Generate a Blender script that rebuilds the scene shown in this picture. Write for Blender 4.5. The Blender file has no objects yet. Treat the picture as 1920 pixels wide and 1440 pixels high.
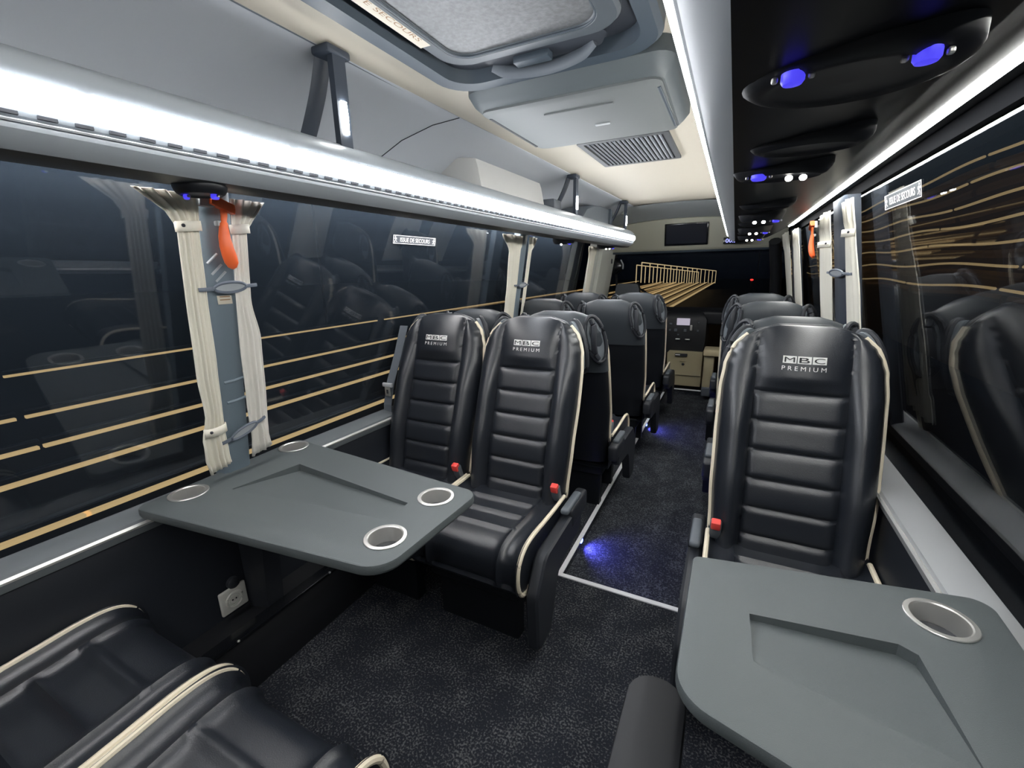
import bpy, bmesh, math, random
from math import sin, cos, pi, sqrt, exp
from mathutils import Vector, Matrix
random.seed(4)
S = bpy.context.scene
COL = S.collection
# ------------------------------------------------------------------ camera, world, exposure
cd = bpy.data.cameras.new('camera'); cam = bpy.data.objects.new('camera', cd); COL.objects.link(cam)
cd.sensor_width = 36.0; cd.lens = 814.68 / 1920 * 36; cd.clip_start = 0.02; cd.clip_end = 300
CAM = Vector((.5, 0, 1.336))
R_, D_, F_ = Vector((.89562, .44443, -.01848)), Vector((.09617, -.23404, -.96746)), Vector((-.43429, .86470, -.25235))
m4 = Matrix.Identity(4)
for i in range(3):
    m4[i][0] = R_[i]; m4[i][1] = -D_[i]; m4[i][2] = -F_[i]; m4[i][3] = CAM[i]
cam.matrix_world = m4
S.camera = cam
w = bpy.data.worlds.new('night'); S.world = w; w.use_nodes = True
w.node_tree.nodes['Background'].inputs[0].default_value = (.010, .014, .030, 1)
w.node_tree.nodes['Background'].inputs[1].default_value = .06
S.view_settings.view_transform = 'Standard'; S.view_settings.look = 'None'
S.view_settings.gamma = 1; S.view_settings.use_curve_mapping = False
S.view_settings.exposure = 0.0
STRIP_LEFT, STRIP_CENTRE, STRIP_RIGHT, STRIP_HIDDEN = 42.0, 50.0, 46.0, 55.0

# ------------------------------------------------------------------ materials
MATS = {}
def mat(name, col=(.5, .5, .5), rough=.5, metal=0, spec=.5, emit=None, es=0, bump=0, bscale=200, var=0, vscale=60, coat=0, sheen=0):
    if name in MATS: return MATS[name]
    m = bpy.data.materials.new(name); m.use_nodes = True; nt = m.node_tree; b = nt.nodes['Principled BSDF']
    b.inputs['Base Color'].default_value = (*col, 1); b.inputs['Roughness'].default_value = rough
    b.inputs['Metallic'].default_value = metal; b.inputs['Specular IOR Level'].default_value = spec
    if coat: b.inputs['Coat Weight'].default_value = coat; b.inputs['Coat Roughness'].default_value = .08
    if sheen: b.inputs['Sheen Weight'].default_value = sheen
    if emit: b.inputs['Emission Color'].default_value = (*emit, 1); b.inputs['Emission Strength'].default_value = es
    if bump or var:
        tc = nt.nodes.new('ShaderNodeTexCoord')
    if bump:
        n = nt.nodes.new('ShaderNodeTexNoise'); n.inputs['Scale'].default_value = bscale; n.inputs['Detail'].default_value = 4
        bp = nt.nodes.new('ShaderNodeBump'); bp.inputs['Strength'].default_value = bump; bp.inputs['Distance'].default_value = .002
        nt.links.new(tc.outputs['Object'], n.inputs['Vector']); nt.links.new(n.outputs['Fac'], bp.inputs['Height']); nt.links.new(bp.outputs['Normal'], b.inputs['Normal'])
    if var:
        n = nt.nodes.new('ShaderNodeTexNoise'); n.inputs['Scale'].default_value = vscale; n.inputs['Detail'].default_value = 5
        r = nt.nodes.new('ShaderNodeValToRGB')
        r.color_ramp.elements[0].position = .35; r.color_ramp.elements[1].position = .7
        r.color_ramp.elements[0].color = (*[c * (1 - var) for c in col], 1); r.color_ramp.elements[1].color = (*[min(1, c * (1 + var)) for c in col], 1)
        nt.links.new(tc.outputs['Object'], n.inputs['Vector']); nt.links.new(n.outputs['Fac'], r.inputs['Fac']); nt.links.new(r.outputs['Color'], b.inputs['Base Color'])
    MATS[name] = m; return m
leather = mat('black_leather', (.0145, .0175, .024), .31, spec=.7, bump=.25, bscale=420)
leather_back = mat('black_leather_back', (.034, .041, .049), .42, spec=.5, bump=.2, bscale=380)
shellm = mat('black_shell_plastic', (.009, .0105, .014), .45, spec=.35)
piping = mat('beige_piping', (.78, .70, .55), .55)
plast = mat('charcoal_plastic', (.022, .025, .032), .48)
plast_grey = mat('grey_plastic', (.10, .115, .135), .5)
clipgrey = mat('clip_grey', (.14, .165, .21), .45)
postm = mat('post_blue_grey', (.135, .175, .21), .55, bump=.1, bscale=300)
postd = mat('post_navy', (.03, .04, .058), .55)
ceilm = mat('ceiling_cream', (.46, .425, .355), .7)
covem = mat('cove_grey', (.45, .475, .515), .6)
rackm = mat('rack_silver', (.38, .415, .45), .34, metal=.15)
rackdark = mat('rack_underside_black', (.003, .0035, .0055), .38, spec=.25)
hatchm = mat('hatch_blue_grey', (.036, .05, .066), .5)
hatchp = mat('hatch_panel', (.095, .10, .104), .45, var=.25, vscale=90, bump=.3, bscale=160)
hatchd = mat('hatch_gap', (.02, .025, .035), .6)
monm = mat('monitor_grey', (.105, .115, .117), .6)
slotm = mat('slot_dark', (.02, .022, .028), .7)
chrome = mat('brushed_steel', (.80, .79, .76), .32, metal=.85)
alu = mat('anodised_edge', (.72, .72, .70), .35, metal=.5)
whitem = mat('white_edge', (.88, .89, .92), .5)
tablem = mat('table_charcoal', (.085, .099, .103), .46, spec=.5, bump=.35, bscale=700)
curtain = mat('cream_curtain', (.80, .765, .66), .85, bump=.25, bscale=500)
curtain2 = mat('cream_curtain_cool', (.78, .75, .69), .85, bump=.25, bscale=500)
orange = mat('orange_plastic', (1.0, .17, .045), .4)
redm = mat('red_button', (.85, .07, .06), .4)
greyl = mat('light_grey_plastic', (.42, .44, .46), .5)
headm = mat('header_beige', (.44, .435, .355), .6)
beigem = mat('dash_beige', (.42, .37, .24), .6)
blackm = mat('black_gloss', (.006, .007, .009), .18)
blackmat = mat('black_matt', (.010, .011, .014), .6)
sillm = mat('sill_grey', (.12, .135, .145), .42)
lowerm = mat('lower_wall_black', (.016, .0195, .027), .5)
led = mat('led_white', (.9, .9, .9), .5, emit=(.92, .95, 1.0), es=STRIP_LEFT)
ledc = mat('led_white_centre', (.9, .9, .9), .5, emit=(.98, .98, .95), es=STRIP_CENTRE)
ledr = mat('led_white_right', (.9, .9, .9), .5, emit=(.98, .98, .94), es=STRIP_RIGHT)
ledh = mat('led_white_hidden', (.9, .9, .9), .5, emit=(.98, .96, .95), es=STRIP_HIDDEN)
blueled = mat('led_blue', (.05, .05, .3), .4, emit=(.07, .055, .85), es=1.0)
spotled = mat('led_spot', (.9, .9, .9), .4, emit=(1, .97, .88), es=14)
screenm = mat('screen_lit', (.1, .1, .1), .3, emit=(.50, .46, .56), es=.8)
clockm = mat('clock_digits', (.02, .02, .1), .4, emit=(.30, .32, 1.0), es=2.2)
goldm = mat('gold_light_bar', (.5, .35, .15), .6, emit=(.74, .50, .22), es=.85)
treadm = mat('glowing_timber_tread', (.32, .2, .08), .6, emit=(.30, .19, .075), es=.55)  # treads emit by themselves to look lit by the bars
fencem = mat('gold_fence', (.5, .35, .15), .6, emit=(.85, .62, .32), es=.9)  # railing's own emission stands in for light falling on it
roadm = mat('asphalt', (.02, .02, .024), .8)
redlamp = mat('red_lamp', (.3, .0, .0), .4, emit=(1, .03, .02), es=3)
ambl = mat('amber_lamp', (.3, .2, .0), .4, emit=(1, .55, .08), es=4)
whitetext = mat('white_print', (.82, .82, .80), .6)
creamst = mat('cream_sticker', (.52, .48, .40), .7)
brownt = mat('brown_print', (.25, .15, .08), .7)
insertm = mat('clip_insert', (.36, .39, .42), .4)

def carpet_mat(name, dark, light, thr, scale):
    m = bpy.data.materials.new(name); m.use_nodes = True; nt = m.node_tree; b = nt.nodes['Principled BSDF']
    b.inputs['Roughness'].default_value = .95; b.inputs['Specular IOR Level'].default_value = .15
    tc = nt.nodes.new('ShaderNodeTexCoord'); n = nt.nodes.new('ShaderNodeTexNoise'); n.inputs['Scale'].default_value = scale; n.inputs['Detail'].default_value = 3
    n2 = nt.nodes.new('ShaderNodeTexNoise'); n2.inputs['Scale'].default_value = 9; n2.inputs['Detail'].default_value = 4
    ad = nt.nodes.new('ShaderNodeMath'); ad.operation = 'MULTIPLY_ADD'; ad.inputs[1].default_value = .35
    r = nt.nodes.new('ShaderNodeValToRGB'); r.color_ramp.elements[0].position = thr; r.color_ramp.elements[1].position = thr + .2
    r.color_ramp.elements[0].color = (*dark, 1); r.color_ramp.elements[1].color = (*light, 1)
    bp = nt.nodes.new('ShaderNodeBump'); bp.inputs['Strength'].default_value = .9; bp.inputs['Distance'].default_value = .006
    L = nt.links.new
    L(tc.outputs['Object'], n.inputs['Vector']); L(tc.outputs['Object'], n2.inputs['Vector'])
    L(n2.outputs['Fac'], ad.inputs[0]); L(n.outputs['Fac'], ad.inputs[2]); L(ad.outputs[0], r.inputs['Fac'])
    L(r.outputs['Color'], b.inputs['Base Color']); L(n.outputs['Fac'], bp.inputs['Height']); L(bp.outputs['Normal'], b.inputs['Normal'])
    return m
carpet = carpet_mat('carpet_speckled', (.018, .0205, .028), (.125, .13, .135), .68, 150)
carpet2 = carpet_mat('carpet_aisle', (.024, .027, .035), (.10, .108, .12), .66, 150)

def glass_mat(name, tint, ior=1.5, haze_film=.01):
    m = bpy.data.materials.new(name); m.use_nodes = True; nt = m.node_tree
    for n in list(nt.nodes):
        if n.type == 'BSDF_PRINCIPLED': nt.nodes.remove(n)
    out = nt.nodes['Material Output']
    fr = nt.nodes.new('ShaderNodeFresnel')
    ge = nt.nodes.new('ShaderNodeNewGeometry'); mr = nt.nodes.new('ShaderNodeMapRange')   # same reflectance from both faces of the thin pane
    mr.inputs['To Min'].default_value = ior; mr.inputs['To Max'].default_value = 1 / ior
    nt.links.new(ge.outputs['Backfacing'], mr.inputs['Value']); nt.links.new(mr.outputs['Result'], fr.inputs['IOR'])
    tr = nt.nodes.new('ShaderNodeBsdfTransparent'); tr.inputs['Color'].default_value = (*tint, 1)
    gl = nt.nodes.new('ShaderNodeBsdfGlossy'); gl.inputs['Roughness'].default_value = 0.004
    mx = nt.nodes.new('ShaderNodeMixShader'); L = nt.links.new
    df = nt.nodes.new('ShaderNodeBsdfDiffuse'); df.inputs['Color'].default_value = (.42, .56, .74, 1)      # dust and painted-in navy haze as a bluish film on the pane
    m2 = nt.nodes.new('ShaderNodeMixShader'); m2.inputs[0].default_value = haze_film
    L(tr.outputs[0], m2.inputs[1]); L(df.outputs[0], m2.inputs[2])
    L(fr.outputs[0], mx.inputs[0]); L(m2.outputs[0], mx.inputs[1]); L(gl.outputs[0], mx.inputs[2]); L(mx.outputs[0], out.inputs['Surface'])
    return m
glass = glass_mat('window_glass', (.86, .89, .93), 1.6, .021)
glass2 = glass_mat('window_glass_right', (.86, .89, .93), 1.6, .005)

# ------------------------------------------------------------------ mesh helpers
class M:
    def __init__(s): s.v = []; s.f = []
    def add(s, vs, fs):
        b = len(s.v); s.v += [Vector(p) for p in vs]; s.f += [tuple(i + b for i in f) for f in fs]; return s
    def box(s, c, size, bev=0, rot=None, seg=2):
        bm = bmesh.new(); bmesh.ops.create_cube(bm, size=1)
        for v in bm.verts: v.co = Vector((v.co.x * size[0], v.co.y * size[1], v.co.z * size[2]))
        if bev: bmesh.ops.bevel(bm, geom=bm.edges[:], offset=min(bev, min(size) * .49), segments=seg, affect='EDGES', profile=.5)
        vs = []
        for v in bm.verts:
            p = v.co.copy()
            if rot is not None: p = rot @ p
            vs.append(p + Vector(c))
        bm.verts.index_update(); s.add(vs, [[v.index for v in f.verts] for f in bm.faces]); bm.free(); return s
    def loft(s, rings, closed=True, cap0=True, cap1=True):
        n = len(rings[0]); vs = [p for r in rings for p in r]; fs = []
        for i in range(len(rings) - 1):
            for j in range(n if closed else n - 1):
                k = (j + 1) % n; fs.append((i * n + j, i * n + k, (i + 1) * n + k, (i + 1) * n + j))
        if cap0 and closed: fs.append(tuple(range(n - 1, -1, -1)))
        if cap1 and closed: fs.append(tuple(range((len(rings) - 1) * n, len(rings) * n)))
        return s.add(vs, fs)
    def tube(s, path, r, n=8, closed=False, ry=None, up=None):
        path = [Vector(p) for p in path]; rings = []; ry = ry or r; N = len(path)
        for i, p in enumerate(path):
            a = path[(i - 1) % N] if (closed or i > 0) else p; b = path[(i + 1) % N] if (closed or i < N - 1) else p
            t = (b - a).normalized(); u = Vector(up) if up else (Vector((0, 0, 1)) if abs(t.z) < .9 else Vector((1, 0, 0)))
            x = t.cross(u).normalized(); y = x.cross(t).normalized()
            rings.append([p + x * (cos(2 * pi * k / n) * r) + y * (sin(2 * pi * k / n) * ry) for k in range(n)])
        if closed: rings.append(rings[0]); return s.loft(rings, True, False, False)
        return s.loft(rings)
    def prism(s, poly, axis, a, b):
        def P(q, t): return {'x': (t, q[0], q[1]), 'y': (q[0], t, q[1]), 'z': (q[0], q[1], t)}[axis]
        return s.loft([[P(q, a) for q in poly], [P(q, b) for q in poly]])
    def lathe(s, prof, c, ax=(0, 0, 1), n=32, sx=1, sy=1, cap=True):
        z = Vector(ax).normalized(); x = z.orthogonal().normalized()
        if abs(z.z) > .99: x = Vector((1, 0, 0))
        y = z.cross(x); c = Vector(c)
        return s.loft([[c + x * (r * sx * cos(2 * pi * k / n)) + y * (r * sy * sin(2 * pi * k / n)) + z * h for k in range(n)] for r, h in prof], True, cap, cap)
    def ell(s, c, rx, ry, rz, nu=20, nv=12):
        rings = []
        for i in range(1, nv):
            a = pi * i / nv; rings.append([Vector(c) + Vector((rx * sin(a) * cos(2 * pi * k / nu), ry * sin(a) * sin(2 * pi * k / nu), rz * cos(a))) for k in range(nu)])
        return s.loft(rings)
    def tf(s, fn): s.v = [Vector(fn(p)) for p in s.v]; return s
OFF = {}
def obj(name, Mm, material, parent=None, smooth=False, kind=None, angle=40, solid=0):
    me = bpy.data.meshes.new(name); o0 = OFF.get(parent.name, Vector()) if parent else Vector()
    me.from_pydata([tuple(p - o0) for p in Mm.v], [], Mm.f)
    bm = bmesh.new(); bm.from_mesh(me); bmesh.ops.remove_doubles(bm, verts=bm.verts, dist=1e-6); bmesh.ops.recalc_face_normals(bm, faces=bm.faces); bm.to_mesh(me); bm.free()
    me.materials.append(material)
    if smooth:
        me.polygons.foreach_set('use_smooth', [True] * len(me.polygons))
        me.set_sharp_from_angle(angle=math.radians(angle))
    o = bpy.data.objects.new(name, me); COL.objects.link(o)
    if parent: o.parent = parent
    if kind: o['kind'] = kind
    if solid:
        md = o.modifiers.new('solid', 'SOLIDIFY'); md.thickness = solid; md.offset = 0
    OFF[o.name] = o0.copy()
    return o
def thing(name, label, cat, loc=(0, 0, 0), group=None):
    o = bpy.data.objects.new(name, None); COL.objects.link(o); o.location = loc; o.empty_display_size = .05
    o['label'] = label; o['category'] = cat
    if group: o['group'] = group
    OFF[o.name] = Vector(loc); return o
def tag(o, label, cat, group=None):
    o['label'] = label; o['category'] = cat
    if group: o['group'] = group
    return o
def struct(name, Mm, material, label=None, smooth=False, parent=None):
    o = obj(name, Mm, material, parent, smooth)
    if not parent: o['kind'] = 'structure'
    if label: o['label'] = label
    return o
def copy_tree(o, parent=None):
    c = o.copy(); COL.objects.link(c)
    if parent: c.parent = parent
    for ch in o.children: copy_tree(ch, c)
    return c
def catmull(P, n):
    P = [Vector(p) for p in P]; Q = [P[0] * 2 - P[1]] + P + [P[-1] * 2 - P[-2]]; out = []
    for i in range(1, len(Q) - 2):
        for k in range(n):
            t = k / n; a, b, c, d = Q[i - 1], Q[i], Q[i + 1], Q[i + 2]
            out.append(.5 * ((2 * b) + (c - a) * t + (2 * a - 5 * b + 4 * c - d) * t * t + (3 * b - a - 3 * c + d) * t ** 3))
    return out + [P[-1]]
def text_mesh(body, width, height, thick=.0006):
    cu = bpy.data.curves.new('t', 'FONT'); cu.body = body; cu.size = 1; cu.extrude = .0; cu.align_x = 'CENTER'; cu.align_y = 'CENTER'; cu.resolution_u = 3
    o = bpy.data.objects.new('t', cu); COL.objects.link(o)
    me = bpy.data.meshes.new_from_object(o.evaluated_get(bpy.context.evaluated_depsgraph_get()))
    vs = [v.co.copy() for v in me.vertices]; fs = [tuple(p.vertices) for p in me.polygons]
    bpy.data.objects.remove(o); bpy.data.curves.remove(cu); bpy.data.meshes.remove(me)
    x0, x1 = min(v.x for v in vs), max(v.x for v in vs); y0, y1 = min(v.y for v in vs), max(v.y for v in vs)
    return [Vector(((v.x - (x0 + x1) / 2) / (x1 - x0) * width, (v.y - (y0 + y1) / 2) / (y1 - y0) * height, 0)) for v in vs], fs
def text_on(Mm, body, width, height, origin, ux, uy, lift=.0008):
    ux, uy = Vector(ux).normalized(), Vector(uy).normalized(); n = ux.cross(uy)
    vs, fs = text_mesh(body, width, height)
    return Mm.add([Vector(origin) + ux * v.x + uy * v.y + n * lift for v in vs], fs)
def rounded(poly, r, n=6):
    out = []; N = len(poly)
    for i in range(N):
        p = Vector(poly[i]); a = (Vector(poly[i - 1]) - p).normalized(); b = (Vector(poly[(i + 1) % N]) - p).normalized()
        rr = r[i] if isinstance(r, (list, tuple)) else r
        half = a.angle(b) / 2; d = rr / math.tan(half); c = p + (a + b).normalized() * (rr / sin(half))
        s0, s1 = p + a * d, p + b * d; a0 = math.atan2(s0.y - c.y, s0.x - c.x); a1 = math.atan2(s1.y - c.y, s1.x - c.x)
        da = (a1 - a0 + pi) % (2 * pi) - pi
        for k in range(n + 1): t = a0 + da * k / n; out.append((c.x + rr * cos(t), c.y + rr * sin(t)))
    return out
def boolean(o, cutters):
    for c in cutters:
        md = o.modifiers.new('cut', 'BOOLEAN'); md.operation = 'DIFFERENCE'; md.solver = 'EXACT'; md.object = c
    dg = bpy.context.evaluated_depsgraph_get()
    me = bpy.data.meshes.new_from_object(o.evaluated_get(dg)); o.modifiers.clear(); o.data = me
    for c in cutters: bpy.data.objects.remove(c)
TOE = .026
def wx(side, y, z, off=0.0):
    a = .9725 - .155 * (z - .667) - off
    return side * a + (TOE * (y - .8) if side < 0 else 0)
def gx(side, y, z, off=0.0):     # the glass stands further out than the trim
    return side * (1.098 - .188 * (z - .667) - off) + (TOE * (y - .8) if side < 0 else 0)
def toe(p): return Vector((p[0] + TOE * (p[1] - .8), p[1], p[2]))

# ------------------------------------------------------------------ setting: floor, walls, ceiling
AF = -.07            # sunken aisle
YB, YE = -.75, 5.2
AX0, AX1, AY0 = -.083, .42, 1.60
f = M(); f.box((0, (YB + AY0) / 2, -.06), (2.02, AY0 - YB, .12))
struct('floor', f, carpet, 'speckled dark carpet of the rear floor')
f = M(); f.box(((AX0 + AX1) / 2, (AY0 + YE) / 2, AF - .06), (AX1 - AX0, YE - AY0, .12))
struct('floor_aisle', f, carpet2, 'sunken dark carpeted aisle between the seats')
f = M(); f.box(((-1.01 + AX0) / 2, (AY0 + YE) / 2, -.1), (AX0 + 1.01, YE - AY0, .2)); struct('floor_platform_left', f, carpet2, 'raised platform under the left seats')
f = M(); f.box(((1.01 + AX1) / 2, (AY0 + YE) / 2, -.1), (1.01 - AX1, YE - AY0, .2)); struct('floor_platform_right', f, carpet2, 'raised platform under the right seats')
f = M(); f.box((AX0 + .004, (AY0 + 4.9) / 2, .001), (.022, 4.9 - AY0, .008), .002)
struct('trim_1', f, whitem, 'white edge strip along the left side of the aisle')
f = M(); f.box(((AX0 + AX1) / 2, AY0 - .004, .001), (AX1 - AX0 + .03, .022, .008), .002)
struct('trim_2', f, whitem, 'white edge strip across the near end of the aisle')
f = M(); f.box(((AX0 + AX1) / 2, 5.14, AF + .06), (AX1 - AX0, .02, .012), .002); struct('trim_3', f, whitem, 'white edge strip at the far end of the aisle')
f = M(); f.box(((AX0 + AX1) / 2, 5.3, AF + .02), (.9, .3, .06)); struct('floor_front', f, carpet2, 'dark step at the front of the aisle')

def side_wall(side):
    T = toe if side < 0 else (lambda p: p)
    # lower panel: profile (a, z) swept along y
    pr = [(.95, -.1), (.95, .10), (.962, .14), (.972, .45), (.977, .58), (.985, .615), (1.05, .615), (1.05, .56), (1.14, .56), (1.14, -.1)]
    m_ = M().prism([(side * a, z) for a, z in pr], 'y', YB, 5.4).tf(T)
    nm = 'left' if side < 0 else 'right'
    struct('wall_' + nm, m_, lowerm, 'black lower wall panel on the %s below the windows' % nm, True)
    pr = [(.968, .615), (.962, .64), (.970, .657), (.990, .665), (1.035, .672), (1.05, .668), (1.05, .615)]
    struct('trim_sill_' + nm, M().prism([(side * a, z) for a, z in pr], 'y', YB, 5.4).tf(T), sillm if side < 0 else mat('sill_pale', (.30, .31, .32), .45), 'grey window sill along the %s wall' % nm, True)
    pr = [(.960, .638), (.957, .645), (.961, .652), (.967, .648), (.967, .638)]
    struct('trim_bead_' + nm, M().prism([(side * a, z) for a, z in pr], 'y', YB, 5.4).tf(T), alu, 'bright metal bead under the %s window sill' % nm, True)
    # band above the windows up to the rack
    pr = [(.905, 1.602), (.897, 1.634), (.897, 1.66), (1.0, 1.66), (1.0, 1.606)]
    struct('wall_upper_' + nm, M().prism([(side * a, z) for a, z in pr], 'y', YB, 5.2).tf(T), mat('band_black', (.003, .0035, .005), .9, spec=.04), 'dark band above the %s windows' % nm, True)
side_wall(-1); side_wall(1)
def pane(n, side, y0, y1, label, z0=.562, z1=1.615, t=.004):
    m_ = M(); P = []
    for off in (0, -t):
        P.append([(gx(side, y0, z0, off), y0, z0), (gx(side, y1, z0, off), y1, z0), (gx(side, y1, z1, off), y1, z1), (gx(side, y0, z1, off), y0, z1)])
    m_.loft(P); struct('window_%d' % n, m_, glass if side < 0 else glass2, label)
pane(1, -1, YB, .80, 'left rear window pane beside the near seats and table')
pane(2, -1, .80, 2.74, 'left window pane between the first and second posts')
pane(3, -1, 2.74, 4.3, 'left window pane behind the third curtained post')
pane(4, 1, YB, 2.35, 'right window pane beside the near table')
pane(5, 1, 2.35, 4.09, 'right window pane between the two curtained posts')
pane(6, 1, 4.09, 5.3, 'right window pane nearest the windscreen')
pane(7, -1, 4.75, 5.6, 'left window pane beside the driver', .75)

def post(name, side, y0, y1, material, label, d=.022, dents=False):
    m_ = M(); R = []
    for k in range(13):
        z = .66 + k * (1.60 - .66) / 12
        g = 0
        o_ = d - .05; e_ = d - .008
        R.append([(wx(side, y0, z, o_), y0, z), (wx(side, y0, z, e_), y0 + .004, z), (wx(side, y0, z, d), y0 + .016, z), (wx(side, y1, z, d), y1 - .016, z), (wx(side, y1, z, e_), y1 - .004, z), (wx(side, y1, z, o_), y1, z)])
    m_.loft(R); p = struct(name, m_, material, label, True)
    return p
p1 = post('trim_post_1', -1, .752, .845, postm, 'blue grey window post behind the orange hammer on the left')
for z, yy in ((1.012, .806), (.945, .81)):
    obj('rib', M().tube([(wx(-1, yy - .035, z, .022), yy - .03, z), (wx(-1, yy, z + .003, .026), yy, z + .002), (wx(-1, yy + .03, z, .022), yy + .03, z + .005)], .005, 8), postm, p1, True)
for z, yy in ((1.385, .775), (1.355, .785), (1.335, .795)):
    obj('slot', M().tube([(wx(-1, yy - .012, z - .014, .022), yy - .014, z - .014), (wx(-1, yy + .014, z + .014, .024), yy + .014, z + .014)], .0035, 6), insertm, p1, True)
s_ = obj('sticker', M().box((wx(-1, .80, 1.268, .0235), .80, 1.268), (.002, .042, .026), .0005), creamst, p1)
for k in range(3):
    obj('print_line', M().box((wx(-1, .80, 1.277 - k * .009, .0249), .80, 1.277 - k * .009), (.0006, .03, .003)), brownt, s_)
post('trim_post_2', -1, 2.69, 2.80, postm, 'grey window post between the second pair of left curtains')
post('trim_post_3', 1, 2.22, 2.48, postd, 'navy window post between the curtains on the right', -.03)
post('trim_post_4', 1, 4.0, 4.18, postd, 'navy window post between the far right curtains', -.03)
# broad cream front pillar on the left
m_ = M()
for y0, y1, d in ((4.28, 4.42, .03), (4.44, 4.78, .05), (4.80, 5.02, .035)):
    R = []
    for k in range(8):
        z = .66 + k * .94 / 7
        R.append([(wx(-1, y0, z, -.03), y0, z), (wx(-1, y0, z, d), y0 + .02, z), (wx(-1, y1, z, d), y1 - .02, z), (wx(-1, y1, z, -.03), y1, z)])
    m_.loft(R)
pil = struct('trim_pillar_left', m_, mat('pillar_cream', (.60, .61, .56), .6), 'broad cream pillar before the driver on the left', True)
obj('vent_slot', M().box((wx(-1, 4.9, 1.42, .036), 4.9, 1.42), (.004, .05, .06), .001), slotm, pil)
m_ = M()
for k in range(1): m_.tube([(.90, 5.2, .85), (.86, 5.0, 1.25), (.80, 4.75, 1.55)], .05, 10)
struct('trim_pillar_right', m_, blackmat, 'dark front pillar on the right', True)

# ceiling
pc = [(-.4835, 1.887), (-.3, 1.897), (0, 1.90), (.3, 1.897), (.4835, 1.887), (.4835, 1.96), (-.4835, 1.96)]
struct('ceiling', M().prism(pc, 'y', YB, 4.35), ceilm, 'cream ceiling panel between the luggage racks', True, None)
def cove(side):
    T = toe if side < 0 else (lambda p: p)
    pr = [(.4835, 1.887), (.58, 1.868), (.70, 1.825), (.79, 1.765), (.845, 1.70), (.862, 1.664), (1.0, 1.664), (1.0, 1.97), (.4835, 1.97)]
    nm = 'left' if side < 0 else 'right'
    c = struct('ceiling_cove_' + nm, M().prism([(side * a, z) for a, z in pr], 'y', YB, 4.5).tf(T), covem, 'curved grey panel above the %s luggage rack' % nm, True)
    if side < 0:
        q = [(-.4835, 1.885), (-.58, 1.866), (-.70, 1.823), (-.79, 1.763), (-.845, 1.698)]
        obj('joint', M().tube([toe((a, 1.53 - i * .035, z)) for i, (a, z) in enumerate(q)], .0016, 5), slotm, c, True)
        obj('edge_joint', M().box((-.4835, 1.8, 1.8865), (.003, 5.0, .003)), plast_grey, c)
cove(-1); cove(1)
# front: sloping soffit, header, windscreen
m_ = M(); R = []
for t in [k / 10 for k in range(11)]:
    y = 4.30 + t * .5; R.append([(x, y, zz) for x, zz in [(-.95 + i * .19, (1.895 - .09 * t * t) - .10 * abs((-.95 + i * .19)) ** 2.2) for i in range(11)]])
m_.loft(R, False); struct('ceiling_front', m_, mat('soffit_grey', (.34, .365, .375), .6), 'grey soffit curving down to the front header', True)
m_ = M(); N = 24; R = []
for i in range(N + 1):
    x = -.93 + i * 1.86 / N; zt = 1.812 - .12 * abs(x) ** 2.2
    R.append([(x, 4.80, zt), (x, 4.78, zt - .012), (x, 4.86, 1.53), (x, 4.90, 1.50), (x, 5.0, 1.485), (x, 5.0, zt)])
m_.loft(R); hd = struct('wall_front', m_, headm, 'cream header panel above the windscreen', True)
obj('lip', M().tube([(-.9, 4.905, 1.498), (0, 4.905, 1.495), (.9, 4.905, 1.498)], .014, 8), hatchm, hd, True)
m_ = M(); m_.loft([[(-.95, 4.98, 1.50), (.95, 4.98, 1.50), (.95, 5.95, .80), (-.95, 5.95, .80)], [(-.95, 4.985, 1.504), (.95, 4.985, 1.504), (.95, 5.955, .804), (-.95, 5.955, .804)]])
struct('window_8', m_, glass, 'sloping windscreen')
struct('wall_rear', M().box((0, YB - .03, .93), (2.1, .05, 2.1)), plast, 'dark wall behind the last row')

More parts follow.
